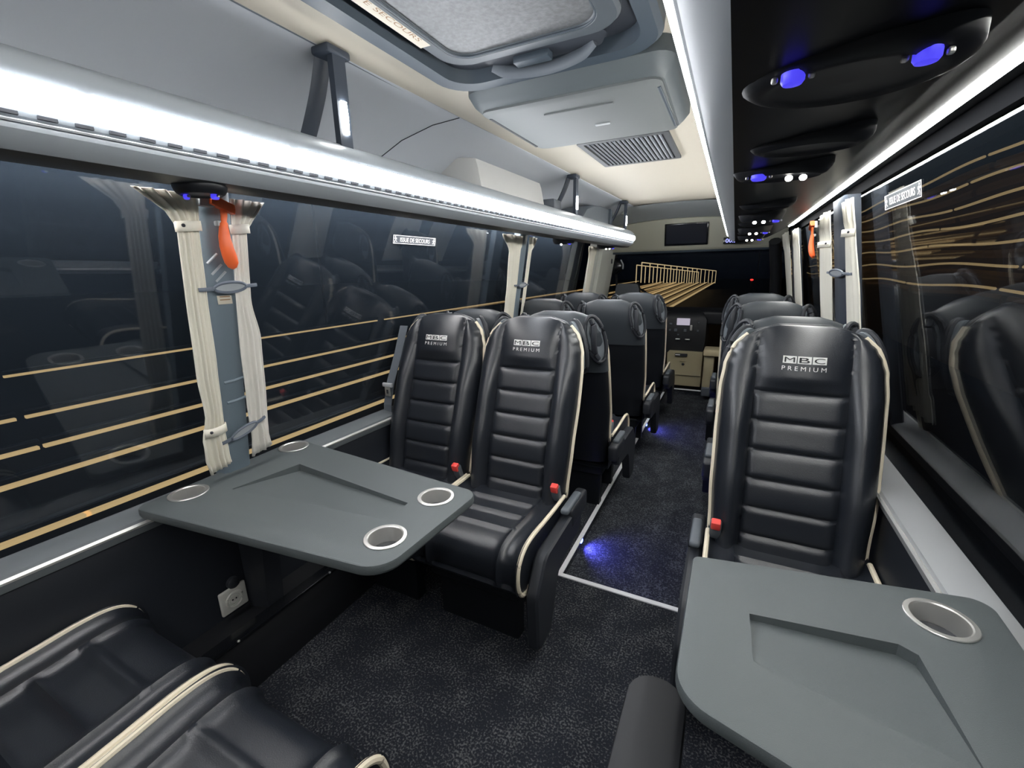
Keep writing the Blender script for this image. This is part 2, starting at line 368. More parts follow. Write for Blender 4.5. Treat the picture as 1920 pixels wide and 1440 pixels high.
# ------------------------------------------------------------------ luggage racks
RP = [(.858, 1.66), (.60, 1.668), (.49, 1.668), (.458, 1.664), (.436, 1.65), (.424, 1.632), (.420, 1.616), (.425, 1.570), (.428, 1.564), (.434, 1.561), (.434, 1.556), (.436, 1.548), (.452, 1.535), (.478, 1.5255)]
RU = [(.478, 1.5255), (.50, 1.523), (.55, 1.524), (.62, 1.532), (.70, 1.552), (.78, 1.592), (.82, 1.617), (.850, 1.628), (.8535, 1.6227), (.895, 1.6365), (.895, 1.646), (.70, 1.60), (.56, 1.56), (.49, 1.545)]
def rack(side, y1, nm, label):
    T = toe if side < 0 else (lambda p: p)
    root = thing('luggage_rack', label, 'luggage rack', (side * .7, 0, 1.52))
    R = []
    ys = [YB, 1, 2, 3, y1 - .12, y1 - .05, y1 - .015, y1]; sc = [1, 1, 1, 1, 1, .96, .86, .70]
    for y, k in zip(ys, sc):
        ring = []
        for a, z in RP + [(.60, 1.60), (.858, 1.648)]:
            aa = .62 + (a - .62) * (k if a < .62 else 1); zz = 1.595 + (z - 1.595) * k
            ring.append(T((side * aa, y, zz)))
        R.append(ring)
    body = obj('body', M().loft(R), rackm, root, True, angle=30)
    pan = obj('underside_panel', M().prism([(side * a, z) for a, z in RU], 'y', YB, y1 - .03).tf(T), rackdark if side > 0 else mat('rack_underside_grey', (.045, .052, .062), .4), root, True, angle=30)
    # light diffusers
    em = led if side < 0 else ledc
    segs = [(-.7, .385), (.405, .745), (.765, 1.25), (1.265, 2.0), (2.01, 2.75), (2.76, 3.5), (3.51, y1 - .1)] if side < 0 else [(YB + .05, y1 - .06)]
    for a, b in segs:
        q = [(.4235, 1.5715), (.417, 1.579), (.4125, 1.587), (.4115, 1.596), (.4135, 1.606), (.419, 1.6145)] if side < 0 else [(.4235, 1.5715), (.417, 1.579), (.4125, 1.587), (.4115, 1.594), (.4135, 1.600), (.419, 1.604)]
        q = q + [(.430, q[-1][1]), (.430, q[0][1])]
        obj('light_diffuser', M().prism([(side * s, z) for s, z in q], 'y', a, b).tf(T), em, root, True, angle=30)
    if side < 0:
        sl = None
        for k in range(64):
            y = .05 + k * .042
            if y > 2.6: break
            o = obj('slot', M().box(toe((-.4255, y, 1.5665)), (.005, .022, .0050)), slotm, root) if sl is None else sl.copy()
            if sl is None: sl = o; y00 = y
            else:
                COL.objects.link(o); o.parent = root; o.location = (TOE * (y - y00), y - y00, 0)
        obj('groove_bead', M().prism([(-.4285, 1.5575), (-.426, 1.5595), (-.424, 1.5575), (-.426, 1.555)], 'y', YB, y1 - .1).tf(toe), greyl, root, True)
    return root
rk = rack(-1, 4.25, 'left', 'silver luggage rack along the left side with a broad white light strip')
rr = rack(1, 4.15, 'right', 'luggage rack along the right side with a glossy black underside')
# strip lights at the window edge of the racks
o = obj('strip_light', M().prism([(.820, 1.618), (.823, 1.612), (.853, 1.6225), (.857, 1.6295)], 'y', YB + .05, 3.95), ledr)
tag(o, 'long white strip light running along the right windows', 'light')
o = obj('strip_light', M().prism([(-.820, 1.618), (-.823, 1.612), (-.853, 1.6225), (-.857, 1.6295)], 'y', YB + .05, 4.0).tf(toe), ledh)
tag(o, 'strip light under the left rack, hidden over the curtains', 'light')

# hangers from ceiling to left rack
def hanger(y, s, label):
    t = thing('rack_hanger', label, 'bracket', (-.45, y, 1.668), 'black hangers of the left rack')
    c = catmull([(-.62, y, 1.66), (-.575, y, 1.73), (-.535, y, 1.80), (-.505, y, 1.872)], 6)
    obj('arm', M().tube([toe(p) for p in c], .010, 8, ry=.026, up=(0, 1, 0)), postd, t, True)
    obj('upright', M().loft([[toe((-.462 + dx, y + dy, z)) for dx, dy in ((-.006, -.02), (.012, -.02), (.012, .02), (-.006, .02))] for z in (1.655, 1.72, 1.80, 1.872)]), postd, t)
    obj('cap', M().box(toe((-.475, y, 1.876)), (.06, .075, .02), .006), postd, t, True)
    obj('lamp', M().tube([toe((-.448, y, 1.69)), toe((-.446, y, 1.73)), toe((-.448, y, 1.765))], .004, 8, ry=.010, up=(0, 1, 0)), ledc, t, True)
hanger(.945, 1, 'black ceiling hanger of the left rack nearest the camera')
hanger(2.72, 1, 'black ceiling hanger of the left rack beyond the white wall box')
hanger(3.95, 1, 'black ceiling hanger at the far end of the left rack')
# white box on the left cove and small grey box behind it
t = thing('wall_box', 'white moulded equipment box on the left wall above the rack', 'box', (-.72, 2.2, 1.66))
R = []
for y, k in ((1.80, 0), (1.815, .8), (1.85, 1), (2.45, 1), (2.55, 1), (2.57, .85)):
    R.append([toe((a, y, z)) for a, z in ((-.86, 1.64), (-.86 + .26 * k, 1.64), (-.86 + .27 * k, 1.70), (-.84 + .23 * k, 1.80), (-.82 + .20 * k, 1.828), (-.80, 1.84 if k > .5 else 1.83))])
obj('casing', M().loft(R), mat('box_white', (.50, .50, .49), .5), t, True)
t = thing('speaker_box', 'dark grey curved box at the far end of the left rack', 'box', (-.62, 3.5, 1.66))
R = []
for y, zt in ((3.15, 1.70), (3.25, 1.765), (3.4, 1.80), (3.6, 1.815), (3.8, 1.815)):
    R.append([toe(p) for p in ((-.80, y, 1.64), (-.56, y, 1.64), (-.56, y, zt - .01), (-.57, y, zt), (-.78, y, zt))])
obj('casing', M().loft(R), plast_grey, t, True)
obj('side_plate', M().box(toe((-.60, 3.83, 1.73)), (.12, .05, .17), .01), hatchm, t, True)
t = thing('switch_box', 'small grey box on the left rack beside the second hanger', 'box', (-.6, 2.66, 1.66))
obj('casing', M().box(toe((-.58, 2.62, 1.70)), (.10, .12, .085), .015), plast_grey, t, True)

# ------------------------------------------------------------------ roof hatch
H = thing('roof_hatch', 'blue grey emergency roof hatch with a pale textured panel', 'hatch', (0, .72, 1.88))
def rring(x0, x1, y0, y1, r, z, n=7): return [(a, b, z) for a, b in rounded([(x0, y0), (x1, y0), (x1, y1), (x0, y1)], r, n)]
HX0, HX1, HY0, HY1 = -.33, .305, .05, 1.30
rings = [rring(HX0, HX1, HY0, HY1, .11, 1.893), rring(HX0 + .002, HX1 - .002, HY0, HY1 - .002, .11, 1.868), rring(HX0 + .014, HX1 - .014, HY0 + .014, HY1 - .014, .10, 1.858), rring(HX0 + .05, HX1 - .05, HY0 + .05, HY1 - .05, .08, 1.862), rring(HX0 + .056, HX1 - .056, HY0 + .056, HY1 - .056, .075, 1.90)]
m_ = M().loft(rings, True, False, False); obj('frame', m_, hatchm, H, True, angle=35)
obj('gap', M().loft([rring(HX0 + .05, HX1 - .05, HY0 + .05, HY1 - .05, .08, 1.8955), rring(HX0 + .05, HX1 - .05, HY0 + .05, HY1 - .05, .08, 1.897)]), hatchd, H)
px0, px1, py0, py1 = HX0 + .085, HX1 - .075, HY0 + .08, HY1 - .14
rings = [rring(px0, px1, py0, py1, .08, 1.894), rring(px0, px1, py0, py1, .08, 1.876), rring(px0 + .008, px1 - .008, py0 + .008, py1 - .008, .075, 1.868), rring(px0 + .045, px1 - .045, py0 + .045, py1 - .045, .06, 1.864), rring(px0 + .052, px1 - .052, py0 + .052, py1 - .052, .055, 1.872)]
lid = obj('lid', M().loft(rings, True, False, False), mat('hatch_lid', (.06, .072, .084), .45), H, True, angle=35)
obj('panel', M().loft([rring(px0 + .05, px1 - .05, py0 + .05, py1 - .05, .055, 1.872), rring(px0 + .05, px1 - .05, py0 + .05, py1 - .05, .055, 1.88)]), hatchp, lid)
obj('bead', M().tube(rring(px0 + .048, px1 - .048, py0 + .048, py1 - .048, .057, 1.8675), .003, 6, True), hatchm, lid, True)
obj('handle_recess', M().prism(rounded([(-.17, HY1 - .15), (.19, HY1 - .15), (.15, HY1 - .075), (-.11, HY1 - .075)], .02), 'z', 1.873, 1.894), hatchd, H)
hb = [(-.14, HY1 - .10, 1.875), (-.10, HY1 - .085, 1.858), (0, HY1 - .072, 1.852), (.10, HY1 - .085, 1.858), (.14, HY1 - .10, 1.875)]
obj('handle', M().tube(catmull(hb, 6), .008, 8, ry=.016), plast_grey, H, True)
obj('latch', M().box((-.02, HY1 - .11, 1.866), (.10, .035, .02), .005), hatchm, H, True)
NY = .83
st = obj('notice', M().box((px0 + .024, NY, 1.8655), (.036, .36, .001)), creamst, lid)
tt = M(); text_on(tt, 'ISSUE DE SECOURS', .30, .013, (px0 + .028, NY, 1.8648), (0, 1, 0), (1, 0, 0), .0002)

obj('lettering', tt, brownt, st)

# ------------------------------------------------------------------ ceiling monitor housing and vent
t = thing('ceiling_monitor', 'pale grey fold down monitor housing on the ceiling', 'monitor', (0, 1.55, 1.87))
R = []
def mring(y0, y1, xa, xb, r, z): return [(a, b, z) for a, b in rounded([(xa, y0), (xb, y0), (xb - .01, y1), (xa + .01, y1)], r, 5)]
obj('housing', M().loft([mring(1.29, 1.86, -.30, .315, .05, 1.90), mring(1.29, 1.86, -.30, .315, .05, 1.86), mring(1.31, 1.84, -.29, .30, .05, 1.835), mring(1.33, 1.83, -.275, .285, .04, 1.822)]), mat('monitor_side', (.07, .083, .09), .55), t, True, angle=35)
fp = obj('front_plate', M().loft([mring(1.335, 1.825, -.27, .28, .035, 1.823), mring(1.335, 1.825, -.27, .28, .035, 1.816), mring(1.345, 1.815, -.255, .265, .03, 1.813)]), monm, t, True, angle=30)
obj('ridge', M().box((.02, 1.44, 1.812), (.22, .012, .006), .002), monm, fp)
obj('button', M().box((.05, 1.62, 1.812), (.05, .012, .005), .002), greyl, fp)
for sx in (-1, 1): obj('side_slot', M().box((.005 + sx * .262, 1.58, 1.8145), (.010, .38, .006), .002), slotm if sx < 0 else hatchm, fp)
t = thing('ceiling_vent', 'black slatted return air vent in the cream ceiling', 'vent', (0, 2.37, 1.89))
obj('frame', M().loft([rring(-.205, .195, 2.10, 2.62, .01, 1.8955, 2), rring(-.205, .195, 2.10, 2.62, .01, 1.886, 2), rring(-.18, .17, 2.13, 2.59, .006, 1.886, 2), rring(-.18, .17, 2.13, 2.59, .006, 1.8955, 2)], True, False, False), mat('vent_frame', (.06, .065, .07), .6), t)
obj('backing', M().box((-.005, 2.36, 1.8945), (.36, .47, .002)), slotm, t)
s0 = None
for k in range(17):
    x = -.165 + k * .02
    if s0 is None: s0 = obj('slat', M().box((x, 2.36, 1.889), (.010, .46, .006), rot=Matrix.Rotation(.5, 3, 'Y')), plast_grey, t); x00 = x
    else: o = s0.copy(); COL.objects.link(o); o.parent = t; o.location = (x - x00, 0, 0)

# ------------------------------------------------------------------ overhead pods under the racks
def pod(x, y, side, label, discs=(), spots=(), sx=.095, sy=.07, dz=.022, zz=1.53):
    T = toe if side < 0 else (lambda p: Vector(p))
    c = T((x, y, zz)); t = thing('overhead_pod', label, 'overhead console', c, 'pods under the luggage racks')
    prof = [(.2, .016), (1.0, .016), (1.0, 0), (.97, -.006), (.88, -dz * .8), (.78, -dz), (.70, -dz * .8), (.62, -dz * .7), (.05, -dz * .85)]
    obj('shell', M().lathe(prof, c, n=36, sx=sx, sy=sy), mat('pod_black', (.006, .007, .010), .45), t, True, angle=50)
    for dx, dy, r, s in discs:
        b = obj('blue_lamp', M().lathe([(r, .004), (r, -.003), (r * .8, -.006), (.0005, -.007)], c + Vector((dx, dy, -dz)), n=20), blueled, t, True)
        b['label'] = 'glowing blue lens'
        obj('lens_clip', M().box(c + Vector((dx - r * 1.5, dy, -dz)), (.006, .006, .006), .002), chrome, t); obj('lens_clip', M().box(c + Vector((dx + r * 1.5, dy, -dz)), (.006, .006, .006), .002), chrome, t)
    for dx, dy in spots:
        obj('spot_lamp', M().ell(c + Vector((dx, dy, -dz - .003)), .007, .007, .006, 10, 6), spotled, t, True)
pod(.585, .615, 1, 'black oval pod with two blue lenses nearest the camera on the right rack', [(-.052, -.050, .0105, 0), (.050, -.048, .0105, 0)], (), .10, .08, .015)
pod(.585, .90, 1, 'plain black oval pod behind the nearest blue lensed one', (), (), .085, .05, .016)
pod(.565, 1.12, 1, 'black oval pod with one blue lens and two bright reading lamps', [(-.040, -.035, .014, 0)], [(.015, -.01), (.04, -.005)], .09, .06, .02)
for i, y in enumerate((1.68, 2.35, 3.0)):
    pod(.57, y, 1, ['plain dark pod beyond the bright reading lamps on the right', 'plain dark pod under the right rack over the second row', 'plain dark pod under the right rack over the third row'][i], (), (), .08, .05, .018)
    pod(.57, y + .32, 1, ['small pod with reading lamps, third lit one along the right rack', 'small pod with reading lamps, fourth lit one along the right rack', 'small lit pod with reading lamps nearest the clock'][i], [(.05, 0, .012, 0)], [(-.02, 0), (.01, 0)], .08, .06, .03)
pod(-.548, .612, -1, 'dark oval pod with a blue ring lamp above the orange hammer', [(.014, .020, .008, 0), (-.035, -.012, .006, 0)], (), .058, .048, .016, 1.522)
pod(-.62, 2.95, -1, 'dark pod with a lit lamp under the left rack over the second post', [(.04, .0, .01, 0)], [(-.02, 0)], .08, .06, .024)
pod(-.60, 3.9, -1, 'dark pod with lit lamps under the far end of the left rack', [(.06, 0, .01, 0)], [(0, 0), (.03, 0)], .08, .06, .024)

# ------------------------------------------------------------------ seats
CP = .132
def lerp(tab, z):
    if z <= tab[0][0]: return tab[0][1]
    for (a, va), (b, vb) in zip(tab, tab[1:]):
        if z <= b:
            t = (z - a) / (b - a); t = t * t * (3 - 2 * t) if abs(vb - va) < .03 else t; return va + (vb - va) * t
    return tab[-1][1]
WT = [(.38, .212), (.45, .222), (.62, .230), (.80, .233), (.92, .232), (1.0, .225), (1.04, .214), (1.07, .199), (1.095, .178), (1.115, .150), (1.129, .118), (1.14, .075)]
def wof(z): return lerp(WT, z)
def y0of(z): return .20 * (z - .45) / .69 - .014 * exp(-((z - .62) / .13) ** 2)
def dfront(x, z, w):
    ax = abs(x)
    head = min(1, max(0, (z - .925) / .06)); head = head * head * (3 - 2 * head)
    if ax < CP:
        if z < .925:
            k = (.925 - z) / .0925; s = k - math.floor(k); rib = 1 - abs(2 * s - 1) ** 7
            if k > 5.0: s = min(1, (k - 5) / 1.2); rib = 1 - abs(2 * s - 1) ** 7 if k < 6.2 else 0
            d = .015 * rib
        else:
            d = .010 * min(1, ((z - .925) / .012)) + .020 * head * (1 - (ax / CP) ** 2) * 1.0
        d *= (1 - (ax / CP) ** 14)
        return d
    q = (ax - CP) / max(.02, (w - CP))
    h2 = min(1, max(0, (z - .80) / .24)); h2 = h2 * h2 * (3 - 2 * h2)
    bol = .048 * (1 - h2) + .012 * h2
    d = bol * sin(pi * min(1, q) ** .8) ** .8 - .030 * q ** 7
    return d
def retreat(z): return 0 if z < 1.03 else .055 * (1 - sqrt(max(0, 1 - ((z - 1.03) / .115) ** 2)))
def backrest_mesh():
    zs = [.38 + i * (1.10 - .38) / 116 for i in range(117)] + [1.107, 1.113, 1.119, 1.124, 1.129, 1.133, 1.137, 1.14]
    U = sorted(set([-1 + 2 * i / 46 for i in range(47)])); R = []
    for z in zs:
        w_ = wof(z); y = y0of(z); xs = [u * w_ for u in U]
        # keep columns on the panel seam
        for sgn in (-1, 1):
            if w_ > CP + .01:
                j = min(range(len(xs)), key=lambda i: abs(xs[i] - sgn * CP)); xs[j] = sgn * CP
        ring = [(x, y - dfront(x, z, w_) + retreat(z), z) for x in xs]
        ring += [(w_, y + .035, z), (w_ - .006, y + .055, z), (0, y + .06, z), (-w_ + .006, y + .055, z), (-w_, y + .035, z)]
        R.append(ring)
    return M().loft(R)
def shell_mesh(z0, z1, grow, depth):
    n = 30; R = []; K = 36
    for i in range(K + 1):
        z = z0 + (z1 - z0) * i / K
        w_ = wof(z) + grow; y = y0of(z) + .042; fall = 0 if z < .97 else (depth - .006) * (1 - sqrt(max(0, 1 - ((z - .97) / (z1 + .001 - .97)) ** 2)))
        dep = depth - fall
        ring = []
        for k in range(n + 1):
            a = pi * k / n; c = cos(a); s_ = sin(a)
            ring.append((w_ * (abs(c) ** .6) * (1 if c >= 0 else -1), y + dep * (s_ ** .62), z))
        R.append(ring)
    return M().loft(R)
CREASE = (.10, .195, .295)
CPROF = [(.06, .43), (-.04, .432), (-.12, .435), (-.22, .44), (-.32, .447), (-.385, .44), (-.425, .41), (-.44, .365), (-.435, .315), (-.41, .275), (-.36, .262), (-.1, .262), (.06, .265)]
def cushion_mesh():
    P = catmull([(0, a, b) for a, b in CPROF], 9); n = len(P); U = [-1 + 2 * i / 44 for i in range(45)]
    L = [0]
    for i in range(1, n): L.append(L[-1] + (P[i] - P[i - 1]).length)
    R = []
    for i, p in enumerate(P):
        a = P[max(0, i - 1)]; b = P[min(n - 1, i + 1)]; tg = (b - a).normalized(); nr = Vector((0, tg.z, -tg.y)) * -1
        top = p.z > .30 and i < n * .75
        row = []
        for u in U:
            x = u * .227; ax = abs(x); c = .145; d = 0
            if top:
                crs = min(abs(p.y + q) for q in CREASE) if p.z > .40 else 1
                if ax < c: d = .015 * (1 - (ax / c) ** 12) * (1 - exp(-(crs / .009) ** 2))
                else:
                    q = (ax - c) / (.227 - c); d = .015 * sin(pi * min(1, q) ** .7) ** .8 - .016 * q ** 6
            row.append(Vector((x, p.y, p.z)) + nr * d)
        R.append(row)
    m_ = M().loft(R, False)
    nU = len(U)
    m_.f.append(tuple(i * nU for i in range(n))); m_.f.append(tuple(i * nU + nU - 1 for i in range(n)))
    return m_
def handle_parts(root, sx):
    zc = 1.015; w_ = wof(zc); c = Vector((sx * (w_ - .030), y0of(zc) + .098, zc)); n_ = Vector((sx * .62, .78, .08)).normalized()
    t_ = Vector((-sx * .20, .16, 1)); t_ = (t_ - n_ * t_.dot(n_)).normalized(); h_ = n_.cross(t_).normalized()
    ring = [c + h_ * (.047 * cos(a)) + t_ * (.112 * sin(a)) + n_ * (.004 + .012 * cos(a) ** 2 * 0) for a in [2 * pi * k / 28 for k in range(28)]]
    g = obj('grab_handle', M().tube(ring, .010, 8, True), plast, root, True)
    R = []
    for r, h in ((1, .000), (.9, .004), (.5, .003), (.05, .002)): R.append([c + h_ * (.046 * r * cos(2 * pi * k / 24)) + t_ * (.111 * r * sin(2 * pi * k / 24)) + n_ * h for k in range(24)])
    obj('recess', M().loft([[p - n_ * .02 for p in R[0]]] + R), mat('handle_grey', (.15, .17, .19), .5), g, True)
    bar = catmull([c + t_ * .095 + n_ * .008, c + t_ * .06 + n_ * .022 - h_ * sx * .002, c + n_ * .024 + h_ * sx * -.018, c - t_ * .06 + n_ * .018 - h_ * sx * .024, c - t_ * .095 + n_ * .006 - h_ * sx * .01], 6)
    obj('bar', M().tube(bar, .010, 8, ry=.014), plast, g, True)
def make_seat(logo, aisle):
    t = thing('coach_seat', 'x', 'seat', (0, 0, 0))
    obj('backrest', backrest_mesh(), leather, t, True, angle=70)
    obj('back_cover', shell_mesh(.845, 1.142, .003, .090), leather_back, t, True, angle=70)
    obj('back_shell', shell_mesh(.30, .85, .001, .078), shellm, t, True, angle=70)
    obj('seat_cushion', cushion_mesh(), leather, t, True, angle=60)
    for s in (-1, 1):
        zz = [.42 + i * (1.105 - .42) / 40 for i in range(41)]
        obj('piping', M().tube([(s * (wof(z) + .002), y0of(z) + .040 + .3 * retreat(z), z) for z in zz], .0085, 8, ry=.0085), piping, t, True)
        P = catmull([(s * .2275, a, b + .008) for a, b in [(.0, .434), (-.12, .435), (-.22, .44), (-.32, .446), (-.385, .438), (-.425, .41), (-.442, .365), (-.437, .315), (-.412, .275), (-.37, .262), (-.355, .275)]], 6)
        obj('cushion_piping', M().tube(P, .0080, 8), piping, t, True)
        handle_parts(t, s)
    # base
    obj('base', M().box((0, -.17, .235), (.38, .40, .075), .02), shellm, t, True)
    for yy in (-.30, -.02): obj('leg', M().loft([[(dx * .17, yy + dy, z) for dx, dy in ((-1, -.025), (1, -.025), (1, .025), (-1, .025))] for z in (0, .21)]), shellm, t)
    a = aisle
    if a:
        # aisle side panel with folded armrest
        pf = rounded([(-.40, .055), (-.415, .28), (-.33, .395), (.06, .405), (.06, .295), (-.21, .27), (-.29, .055)], [.02, .07, .06, .02, .02, .06, .02], 5)
        obj('side_panel', M().loft([[(a * .240, -.2 + (y + .2) * .97, .25 + (z - .25) * .97) for y, z in pf], [(a * .246, y, z) for y, z in pf], [(a * .276, y, z) for y, z in pf], [(a * .284, -.2 + (y + .2) * .96, .25 + (z - .25) * .96) for y, z in pf]]), plast, t, True, angle=30)
        ar = obj('armrest', M().box((a * .262, .03, .385), (.050, .20, .085), .014, seg=3), plast, t, True)
        obj('armrest_cap', M().box((a * .264, -.02, .432), (.034, .17, .024), .010, seg=3), plast_grey, ar, True)
    b = a if a else 1
    bx = b * .205
    bk = obj('belt_buckle', M().box((bx, -.035, .47), (.036, .026, .075), .006, rot=Matrix.Rotation(.35, 3, 'X')), plast_grey, t, True)
    obj('release_button', M().box((bx, -.052, .498), (.030, .026, .034), .005, rot=Matrix.Rotation(.35, 3, 'X')), redm, bk, True)
    if logo:
        zc = 1.038; n0 = y0of(zc) - dfront(0, zc, wof(zc)) + retreat(zc)
        def surf(x, z): return y0of(z) - dfront(x, z, wof(z)) + retreat(z) - .0008
        for i, (ch, x) in enumerate((('M', -.041), ('B', 0), ('C', .041))):
            q = [(x + dx * .0190, zc + dz * .0115) for dx in (-1, 1) for dz in (-1, 1)]
            tile = M().add([(q[0][0], surf(*q[0]), q[0][1]), (q[2][0], surf(*q[2]), q[2][1]), (q[3][0], surf(*q[3]), q[3][1]), (q[1][0], surf(*q[1]), q[1][1])], [(0, 1, 2, 3)])
            to = obj('emblem_tile', tile, whitetext, t, solid=.0006)
            lm = M(); vs, fs = text_mesh(ch, .029, .016); lm.add([(x + v.x, surf(x + v.x, zc + v.y) - .0012, zc + v.y) for v in vs], fs)
            obj('emblem_letter', lm, blackmat, to, solid=.0004)
        lm = M(); vs, fs = text_mesh('P R E M I U M', .122, .0135); lm.add([(v.x, surf(v.x, zc - .027 + v.y) - .0004, zc - .027 + v.y) for v in vs], fs)
        obj('lettering', lm, whitetext, t, solid=.0006)
    return t
SE = 'black leather coach seats with cream piping'
def put(t, x, y, rot, label):
    t.location = (x, y, 0); t.rotation_euler = (0, 0, rot); t['label'] = label; t['group'] = SE; return t
# local +x is the right hand side seen by the camera when rot = 0 (seat faces the camera)
s_face_r = make_seat(True, 1); put(s_face_r, -.262, 1.52, 0, 'black leather seat with white emblem facing the left table, nearer the aisle')
s_face_l = make_seat(True, -1); put(s_face_l, .730, 1.51, 0, 'black leather seat with white emblem facing the right table')
s_face_0 = make_seat(True, 0); put(s_face_0, -.730, 1.52, 0, 'black leather seat with white emblem facing the left table, beside the window')
# forward facing (rot = pi): aisle on the left row is world +x = local -x
def back(proto_aisle, x, y, label, first=None):
    if proto_aisle not in PROT: PROT[proto_aisle] = make_seat(True, proto_aisle); s = PROT[proto_aisle]
    else: s = copy_tree(PROT[proto_aisle])
    return put(s, x, y, pi, label)
PROT = {}
back(-1, -.262, .02, 'black leather seat cushion at the lower left, nearer the aisle'); back(0, -.735, .02, 'black leather seat cushion at the lower left corner, beside the window')
nc = back(1, .735, .0, 'black leather seat under the right table, facing forward')
back(-1, -.250, 2.26, 'forward facing black seat directly behind the left aisle seat with emblem')
back(0, -.715, 2.26, 'forward facing black seat directly behind the left window seat with emblem')
back(-1, -.222, 3.12, 'forward facing aisle seat in the middle row on the left, its back to the camera')
back(0, -.680, 3.12, 'forward facing window seat in the middle row on the left, its back to the camera')
back(-1, -.208, 3.99, 'forward facing aisle seat in the front left row, its back to the camera')
back(0, -.665, 3.99, 'forward facing window seat in the front left row, its back to the camera')
back(1, .735, 2.26, 'forward facing black seat hidden directly behind the right seat with emblem')
back(1, .705, 3.12, 'forward facing seat in the middle row on the right, its back to the camera')
back(1, .690, 3.99, 'forward facing seat in the front row on the right, its back to the camera')
pf = rounded([(.236, -.745), (.346, -.745), (.346, -.12), (.236, -.12)], [.05, .05, .02, .02], 6)
obj('raised_armrest', M().loft([[(.291 + (x - .291) * k, -.43 + (y + .43) * (1 - (1 - k) * .3), z) for x, y in pf] for z, k in ((.47, .9), (.485, 1), (.535, 1), (.548, .94), (.552, .8))]), blackmat, nc, True)
# seat belt of the left window seat
t = thing('seat_belt', 'grey seat belt with metal tongue hanging left of the window seat', 'seat belt', (-.95, 1.6, .5))
obj('webbing', M().loft([[(x - .022, y, z), (x + .022, y + .004, z), (x + .022, y + .007, z), (x - .022, y + .003, z)] for x, y, z in ((-.952, 1.70, 1.08), (-.968, 1.66, .95), (-.985, 1.60, .80), (-.990, 1.575, .70), (-.985, 1.56, .55), (-.975, 1.55, .40))]), plast_grey, t)
tg = obj('tongue', M().box((-.985, 1.585, .80), (.062, .014, .022), .006), greyl, t, True)
obj('latch_plate', M().box((-.983, 1.58, .768), (.034, .006, .048), .004), chrome, tg, True)
obj('latch_hole', M().box((-.983, 1.5765, .768), (.012, .002, .020), .001), slotm, tg)

# ------------------------------------------------------------------ tables
def table(name, label, outer, radii, recess, cups, cutdir, z=.70, th=.030, loc=None, wall=None):
    t = thing(name, label, 'table', loc)
    poly = rounded(outer, radii, 8)
    c = Vector((sum(p[0] for p in poly) / len(poly), sum(p[1] for p in poly) / len(poly)))
    def off(d): return [tuple(Vector(p) - (Vector(p) - c).normalized() * d) for p in poly]
    R = [[(x, y, z - th) for x, y in off(.010)], [(x, y, z - th + .004) for x, y in off(.003)], [(x, y, z - th + .010) for x, y in poly], [(x, y, z - .006) for x, y in poly], [(x, y, z - .0015) for x, y in off(.002)], [(x, y, z) for x, y in off(.007)]]
    top = obj('tabletop', M().loft(R), tablem, t, False)
    cut = []
    # wedge recess: deep along recess[0..2], flush along the last two corners
    p0, p1 = Vector(recess[0]), Vector(recess[-1]); nn_ = Vector((-(p1 - p0).y, (p1 - p0).x)).normalized()
    dz = [max(.002, abs((Vector(q) - p0).dot(nn_)) * .12) for q in recess]
    mm = M().loft([[(x, y, z - d) for (x, y), d in zip(recess, dz)], [(x, y, z + .02) for x, y in recess]])
    cut.append(obj('cutter', mm, tablem))
    for x, y in cups: cut.append(obj('cutter', M().lathe([(.0445, -.1), (.0445, .1)], (x, y, z), n=40), tablem))
    boolean(top, cut)
    top.data.polygons.foreach_set('use_smooth', [True] * len(top.data.polygons)); top.data.set_sharp_from_angle(angle=math.radians(25))
    for x, y in cups:
        h = obj('cup_holder', M().lathe([(.0430, .0005), (.0530, .0005), (.0530, .0024), (.0520, .0032), (.0445, .0036), (.0420, .0018), (.0415, -.008), (.0410, -.040), (.001, -.041), (.001, -.043), (.0425, -.043), (.0430, -.01)], (x, y, z), n=44, cap=False), chrome, t, True, angle=35)
        obj('well_floor', M().lathe([(.0405, -.0405), (.0405, -.039), (.001, -.0385)], (x, y, z), n=32), plast, h, True)
    return t
lt = table('folding_table', 'charcoal table with four steel cup holders at the left window', [(-.975, .508), (-.135, .603), (-.118, 1.0), (-1.008, 1.075)], [.03, .075, .045, .03],
    [(-.825, .700), (-.789, .912), (-.272, .861), (-.266, .768)], [(-.922, .628), (-.945, 1.010), (-.219, .922), (-.215, .706)], 1, loc=(-.9, .8, .0))
obj('support', M().loft([[(-.93, .74, z), (-.55 - k, .76, z), (-.55 - k, .82, z), (-.93, .84, z)] for z, k in ((.67, 0), (.62, .1), (.5, .28), (.2, .31))]), plast, lt)
rt = table('folding_table', 'charcoal table with steel cup holder at the right window, lower right', [(.476, .580), (.985, .438), (1.005, 1.045), (.477, .952)], [.07, .03, .03, .018],
    [(.590, .695), (.587, .809), (.815, .840), (.838, .826), (.852, .634)], [(.900, .940)], -1, loc=(.9, .7, .0))
obj('support', M().loft([[(.93, .66, z), (.62 + k, .68, z), (.62 + k, .76, z), (.93, .80, z)] for z, k in ((.67, 0), (.62, .08), (.5, .22), (.2, .25))]), plast, rt)

